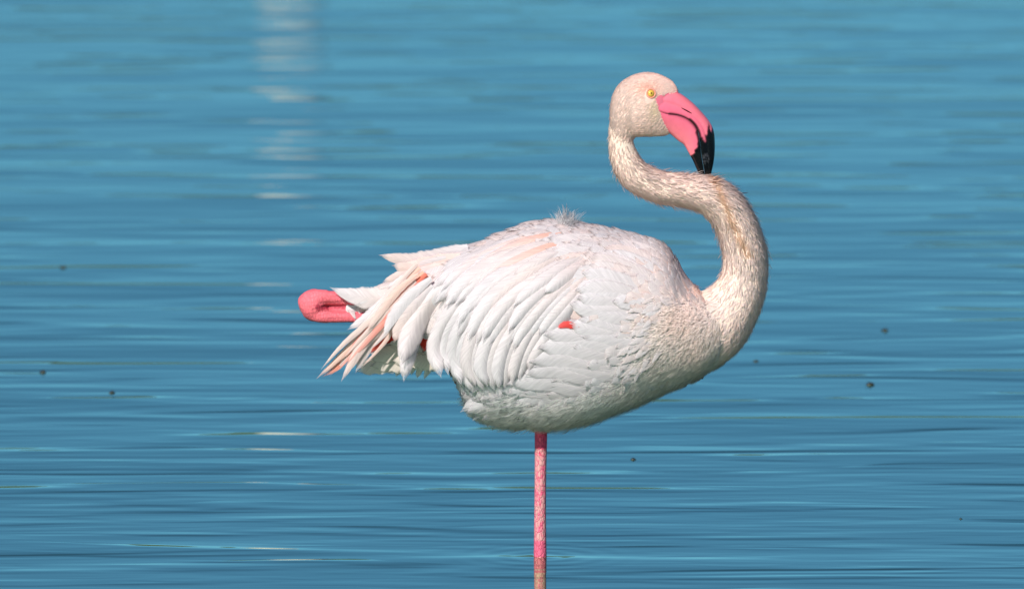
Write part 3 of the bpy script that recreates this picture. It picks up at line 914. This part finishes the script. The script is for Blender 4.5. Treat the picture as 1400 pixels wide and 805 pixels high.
class Bag:
    def __init__(s): s.V, s.F, s.C, s.UV, s.N, s.n = [], [], [], [], [], 0
    def add(s, V, F, C, UV, Nn):
        s.N.append(Nn); s.V.append(V); s.F.append(F + s.n); s.C.append(C); s.UV.append(UV); s.n += len(V)
    def build(s, name, mat, **kw):
        me = mesh_from(name, np.vstack(s.V), np.vstack(s.F), np.vstack(s.C), np.vstack(s.UV))
        soften(me, np.vstack(s.N))
        return link(name, me, mat, bird)

contour = Bag()
singles = []
# big vanes first chosen as parts of their own
big = [i for i in keep if BV[i][1] < -0.03 and sp(i) > 0 and FLD[i][4] < 0.35 and not wing_m[i] and 690 < SX[i] < 930]
big.sort(key=lambda i: -FLD[i][2] * FLD[i][3])
big_set = set(big[:max(0, min(130, 262 - feather_objs))])
def contour_feather(i, single):
    f = FLD[i]
    p, nn = BV[i], BN[i]
    loose = f[4]
    gs = 1.75 - .75 * loose
    ln = gs * f[2] * PX * random.uniform(.8, 1.2); hw = (gs * .62 if loose < .5 else .5 * gs) * f[3] * PX * random.uniform(.85, 1.15)
    d = np.array((f[0], 0, -f[1]))
    d = d + rng.normal(0, 0.10 + 0.22 * loose, 3)
    d = d - nn * d.dot(nn)
    d = nrm(d)
    n = 9
    P = np.empty((n, 3)); NN = np.empty((n, 3))
    bend = rng.normal(0, 0.12 + .15 * loose)
    bi = np.cross(d, nn)
    lift = (0.03 + 0.07 * loose) * random.uniform(.5, 1.4)
    for k in range(n):
        t = k / (n - 1)
        q = p + d * ln * (t - 0.25) + bi * bend * ln * t * t
        loc, no_, _, _ = BVH.find_nearest(Vector(q))
        NN[k] = no_
        P[k] = np.array(loc) + NN[k] * (-0.0012 + 0.0045 * t + lift * ln * t ** 2)
    pink = min(1.0, max(0.0, f[5] + random.uniform(-.25, .25)))
    c1 = mixc(W1, PALE, pink); c0 = mixc(W0, PALE, min(1, pink + .15))
    if f[5] > 0.35 and random.random() < 0.16: c0 = mixc(c0, PEACH, .8)
    if loose > 0.6: c0 = c0 * 0.95
    V, F, C, UV = blade(P, NN, hw, c0, c1, camber=0.22, ragged=0.05 + 0.16 * loose, tip=0.62, root=0.55, sharp=1.0 + .3 * loose, M=5 if loose > .5 else 7, roll=rng.normal(0, .08), seed=int(rng.integers(1e9)))
    VN = np.repeat(NN[:, None, :], len(V) // n, 1).reshape(-1, 3) * (0.6 + 1.6 * loose)
    if single:
        nm = 'flank_feather' if SY[i] > 415 else 'back_feather'
        me = mesh_from(nm, V, F, C, UV)
        soften(me, VN)
        link(nm, me, M_FEATHER, bird)
    else:
        contour.add(V, F, C, UV, VN)
for i in keep:
    if (710 < SX[i] < 885 and 398 < SY[i] < 532 and rng.random() < .75) or wing_m[i] and rng.random() < .6 or (FLD[i][4] > rng.uniform(.6, .85) and SY[i] < 510): continue
    contour_feather(i, i in big_set)

# ------------------------------------------------------------------ down: neck, head, breast and belly (vectorised curved blades)
def down(name, idx, dirs, length, width, lift, colors, bend=0.5, kink=0.25, sink=0.001):
    P, Nn = BV[idx], BN[idx]
    n = len(idx)
    D = dirs + rng.normal(0, kink, (n, 3))
    D = D - (D * Nn).sum(1)[:, None] * Nn
    D = nrm(D)
    S = np.cross(D, Nn)
    L = (length * rng.uniform(.65, 1.3, n))[:, None]
    Wd = (width * rng.uniform(.7, 1.3, n))[:, None]
    li = (lift * rng.uniform(.4, 1.5, n))[:, None]
    base = P - Nn * sink
    side = S * rng.normal(0, bend, (n, 1)) * L * .3
    p1 = base + D * L * .4 + Nn * L * li * .55
    p2 = base + D * L * .75 + Nn * L * li * .9 + side * .5
    p3 = base + D * L + Nn * L * li * 1.0 + side
    V = np.stack([base - S * Wd * .35, base + S * Wd * .35, p1 - S * Wd * .5, p1 + S * Wd * .5, p2 - S * Wd * .36, p2 + S * Wd * .36, p3 - S * Wd * .06, p3 + S * Wd * .06], 1)
    o = np.arange(n)[:, None] * 8
    F = np.concatenate([o + np.array([[0, 1, 3, 2]]), o + np.array([[2, 3, 5, 4]]), o + np.array([[4, 5, 7, 6]])], 1).reshape(-1, 4)
    C = np.repeat(colors[:, None, :], 8, 1) * np.array([.97, .97, .99, .99, 1.0, 1.0, 1.02, 1.02])[None, :, None]
    me = mesh_from(name, V.reshape(-1, 3), F, C.reshape(-1, 3))
    me.normals_split_custom_set_from_vertices(np.repeat(nrm(Nn + D * .35 + rng.normal(0, .09, (n, 3))), 8, 0).astype(np.float32))
    ob = link(name, me, M_DOWN, bird)
    ob['kind'] = 'stuff'
    return ob

def pick(mask, n):
    k = np.where(mask)[0]
    return rng.choice(k, size=n, replace=True) if len(k) < n else rng.choice(k, size=n, replace=False)

# neck
TG = np.gradient(NECK_S[:, :2], axis=0); TG = TG / np.linalg.norm(TG, axis=1)[:, None]
bill_zone = (SX - 880) * 0.75 + (SY - 143) * 0.12 > 26
neck_m = (near_neck < 1.05) & ~((SX < 985) & (SY > 440)) & ~(np.hypot(SX - 880, SY - 143) < 44)
ii = pick(neck_m, 64000)
dd = np.hypot(SX[ii][:, None] - NECK_S[None, :, 0], SY[ii][:, None] - NECK_S[None, :, 1])
kk = dd.argmin(1)
dirs = np.stack([TG[kk, 0], np.zeros(len(ii)), -TG[kk, 1]], 1)
tt = kk / 99.0
cc = np.array([mixc(lin(253, 228, 218), lin(253, 233, 228), min(1, max(0, (t - .35) / .4))) for t in tt]) * rng.uniform(.94, 1.03, (len(ii), 1))
# ochre seam where the neck folds over, from the contact with the bill down the front
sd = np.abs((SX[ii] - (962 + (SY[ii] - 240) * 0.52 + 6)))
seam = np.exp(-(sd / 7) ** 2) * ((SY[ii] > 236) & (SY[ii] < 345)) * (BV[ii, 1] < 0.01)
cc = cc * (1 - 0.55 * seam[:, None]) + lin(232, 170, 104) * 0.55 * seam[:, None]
down('neck_down', ii, dirs, np.interp(tt, [0, .15, .4, .8, 1], [.006, .0085, .0095, .0095, .0095]), np.interp(tt, [0, .3, 1], [.0011, .0013, .0014]), np.interp(tt, [0, .2, .6, .8, 1], [.12, .14, .14, .12, .11]), cc * 1.03, kink=.13, bend=.3)
ii2 = np.arange(len(ii))[:4500]
down('neck_down', ii[ii2], dirs[ii2], np.interp(tt[ii2], [0, .15, .4, .8, 1], [.007, .012, .0145, .013, .012]), np.interp(tt[ii2], [0, .3, 1], [.0013, .0016, .0017]), np.interp(tt[ii2], [0, .2, .6, .8, 1], [.26, .40, .36, .26, .2]), cc[ii2] * 1.04, kink=.25, bend=.4)
# head
bill_edge = np.interp(SY, [96, 124, 127, 133, 147, 160, 170, 184, 195], [940, 929, 901, 898, 902, 907, 912, 920, 922])
hm = head_m & (SX < bill_edge)
ii = pick(hm, 15000)
v = np.stack([-(np.full(len(ii), 1.0)), np.zeros(len(ii)), -0.35 - (SX[ii] < 865) * .8], 1)
hc = np.tile(lin(253, 228, 218), (len(ii), 1)) * rng.uniform(.9, 1.05, (len(ii), 1))
eyeg = np.exp(-((SX[ii] - 886) ** 2 / 300 + (SY[ii] - 117) ** 2 / 90))[:, None]
hc = hc * (1 - .6 * eyeg) + lin(246, 176, 150) * .6 * eyeg
lore = np.exp(-((SX[ii] - 897) ** 2 / 70 + (SY[ii] - 146) ** 2 / 200))[:, None]
hc = hc * (1 - .6 * lore) + lin(232, 216, 176) * .6 * lore
far_eye = np.hypot(SX[ii] - 890, SY[ii] - 128) > 8.0
down('head_down', ii[far_eye], v[far_eye], np.full(far_eye.sum(), .0056), np.full(far_eye.sum(), .0010), np.full(far_eye.sum(), .13), hc[far_eye], kink=.15, bend=.2, sink=.0002)
# breast and belly tufts
bm_ = torso_m & (SX > 600)
ii = pick(bm_, 170000)
ii = ii[(BV[ii, 1] < 0.02) | (rng.random(len(ii)) < .4)]
fl = np.empty((len(ii), 6))
for a in range(0, len(ii), 20000):
    q = ii[a:a + 20000]
    w = 1 / ((CP[None, :, 0] - SX[q][:, None]) ** 2 + (CP[None, :, 1] - SY[q][:, None]) ** 2 + 60) ** 1.6
    fl[a:a + 20000] = w @ CP[:, 2:] / w.sum(1)[:, None]
sel = (fl[:, 4] > rng.uniform(.42, .8, len(ii))) & ~wing_m[ii]
ii, fl = ii[sel], fl[sel]
dirs = np.stack([fl[:, 0], np.zeros(len(ii)), -fl[:, 1]], 1)
cc = lin(250, 247, 245) * (1 - fl[:, 5:6] * .9) + lin(253, 226, 214) * fl[:, 5:6] * .9
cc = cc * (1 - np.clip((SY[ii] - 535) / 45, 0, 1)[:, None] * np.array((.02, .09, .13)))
cc = cc * rng.uniform(.88, 1.04, (len(ii), 1))
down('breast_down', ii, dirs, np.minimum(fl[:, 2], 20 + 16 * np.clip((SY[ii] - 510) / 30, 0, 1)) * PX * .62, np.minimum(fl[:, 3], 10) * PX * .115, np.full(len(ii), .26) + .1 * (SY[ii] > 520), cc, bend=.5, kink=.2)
co = contour.build('contour_plumage', M_FEATHER)
co['kind'] = 'stuff'
# loose white tuft on the back
k0 = np.argsort(np.hypot(SX - 772, SY - 306) + np.abs(BV[:, 1] + .012) / PX * .4)[:260]
ii = rng.choice(k0, 420)
d0 = np.stack([rng.normal(.25, .45, 420), rng.normal(0, .3, 420), np.zeros(420)], 1)
o = down('back_tuft', ii, d0, np.full(420, .017), np.full(420, .0009), np.full(420, 1.0), np.tile(lin(250, 250, 250), (420, 1)), kink=.25)

# small red gap of inner feathers among the flank vanes
lay([(792, 446), (783, 444), (773, 442.5), (762, 447)], 5.0, RED, lin(248, 96, 96), off=.0105, off1=.0105, name='wing_feather', tip=.5, mirror=False)
SH = [([(945, 396), (915, 360), (880, 336), (840, 323)], 13), ([(936, 400), (900, 369), (865, 349), (822, 336)], 14),
      ([(926, 404), (885, 381), (845, 363), (805, 350)], 14), ([(912, 408), (870, 393), (830, 379), (792, 370)], 14), ([(902, 414), (862, 404), (825, 396), (790, 393)], 14),
      ([(882, 322), (840, 316), (800, 310), (760, 308)], 11), ([(872, 336), (825, 331), (785, 327), (745, 331)], 13), ([(860, 352), (820, 348), (780, 346), (742, 356)], 13), ([(850, 372), (812, 370), (778, 374), (750, 388)], 13)]
for k, (pth, w) in enumerate(SH):
    for r_ in range(3):
        dx, dy = (0, 0) if r_ == 0 else (random.uniform(-6, 26), random.uniform(-8, 8))
        pk = random.random()
        lay([(a + dx * (1 if q else .3) + random.uniform(-2, 2), b + dy + random.uniform(-2, 2)) for q, (a, b) in enumerate(pth)], w * random.uniform(.85, 1.2), mixc(W0, PEACH, .1 + .5 * pk * (r_ == 1)), mixc(W1, PALE, pk), off=-.005, off1=.0075 + .003 * (r_ == 0), hump=.003, soft=.9, inside=True,
            name='back_feather', tip=.7, root=.08, camber=.14, roll=.08, ragged=.03, sharp=1.15, mirror=(r_ == 0))
# ruffled tufts where the breast overhangs the flank
RUF = catmull([(912, 405), (888, 430), (878, 462), (874, 494), (880, 518)], 40)
for k in range(44):
    x, y_ = RUF[int(rng.integers(40))] + rng.normal(0, 7, 2) + np.array((8, 0))
    a_ = math.radians(rng.normal(212 if y_ < 470 else 228, 12)); L_ = rng.uniform(30, 48)
    dx, dy = math.cos(a_), -math.sin(a_)
    lay([(x, y_), (x + dx * L_ * .5 + rng.normal(0, 2), y_ + dy * L_ * .5), (x + dx * L_, y_ + dy * L_)], rng.uniform(4.0, 6.5), mixc(W1, PALE, .5), mixc(W1, PALE, rng.uniform(0, .5)), off=-.004, off1=.006, hump=.003, soft=1.0, inside=True,
        name='breast_feather', n=14, tip=.45, root=.15, camber=.15, ragged=.14, sharp=1.7, M=5, mirror=bool(k % 3 == 0))
FL = [([(885, 425), (840, 424), (805, 421), (779, 413)], 12), ([(880, 412), (845, 408), (812, 405), (788, 408)], 13), ([(880, 396), (845, 392), (812, 392), (784, 398)], 13),
      ([(880, 455), (835, 455), (800, 446), (776, 442)], 12),
      ([(880, 470), (825, 466), (780, 454), (742, 456)], 14), ([(885, 486), (825, 482), (775, 468), (733, 474)], 15), ([(880, 502), (820, 498), (765, 486), (720, 493)], 16),
      ([(870, 515), (808, 514), (755, 503), (712, 509)], 15), ([(850, 526), (790, 527), (738, 516), (690, 524)], 15), ([(820, 540), (760, 538), (708, 530), (655, 548)], 14),
      ([(780, 552), (720, 548), (668, 548), (630, 563)], 12), ([(760, 562), (705, 560), (668, 562), (645, 572)], 10)]
for k, (pth, w) in enumerate(FL):
    for r_ in range(3):
        dx, dy = (0, 0) if r_ == 0 else (random.uniform(4, 24) * r_, random.uniform(-8, 8))
        lay([(a + dx + random.uniform(-2, 2), b + dy + random.uniform(-2, 2)) for a, b in [(pth[0][0] + 14, pth[0][1] + 2)] + pth], w * random.uniform(.95, 1.35), mixc(W0, PALE, .25), mixc(W1, W0, random.random() * .5), off=-.005, off1=.0085 + .003 * (r_ == 0), hump=.002, soft=.5,
            name='flank_feather', tip=.76, root=.08, camber=.26, roll=-.10, ragged=.035, sharp=1.1, mirror=(r_ == 0))

# ------------------------------------------------------------------ specks of weed on the water
def weed(px, py, size, seed):
    r = random.Random(seed)
    p = on_water(px, py)
    V, F = ellipsoid((0, 0, 0), (Vector((size, 0, 0)), Vector((0, size * .8, 0)), Vector((0, 0, size * .42))), 12, 8)
    V = np.array(V)
    for k in range(len(V)):
        V[k] *= 1 + 0.35 * math.sin(V[k][0] * 300 + seed) * math.cos(V[k][1] * 260 + seed * 2)
    # a curled frond standing up
    n0 = len(V)
    ex, ef = [], []
    for s_ in range(3):
        a = r.uniform(0, 6.28); L = size * r.uniform(.8, 1.5)
        for j in range(5):
            t = j / 4
            w = size * .18 * (1 - t)
            c = (math.cos(a) * L * t, math.sin(a) * L * t, size * (.3 + .5 * math.sin(t * 2.6)))
            ex += [(c[0] - w * math.sin(a), c[1] + w * math.cos(a), c[2]), (c[0] + w * math.sin(a), c[1] - w * math.cos(a), c[2])]
        b0 = n0 + s_ * 10
        ef += [(b0 + 2 * j, b0 + 2 * j + 1, b0 + 2 * j + 3, b0 + 2 * j + 2) for j in range(4)]
    me = mesh_from('floating_weed', np.vstack([V, ex]), np.vstack([F, ef]))
    o = link('floating_weed', me, M_WEED)
    o.location = (p.x, p.y, size * .05)
    o['label'] = 'small dark scrap of weed floating on the blue water'
    o['category'] = 'weed'
    o['group'] = 'scraps of weed floating on the lake'
for k, (x, y, s) in enumerate([(1188, 526, .008), (1210, 452, .007), (1033, 494, .0055), (60, 509, .006), (153, 537, .0055), (866, 628, .0045), (1313, 709, .003), (86, 366, .007)]):
    weed(x, y, s, k)
print('feather objects', feather_objs, 'contour', len(keep), 'singles', len(big_set))
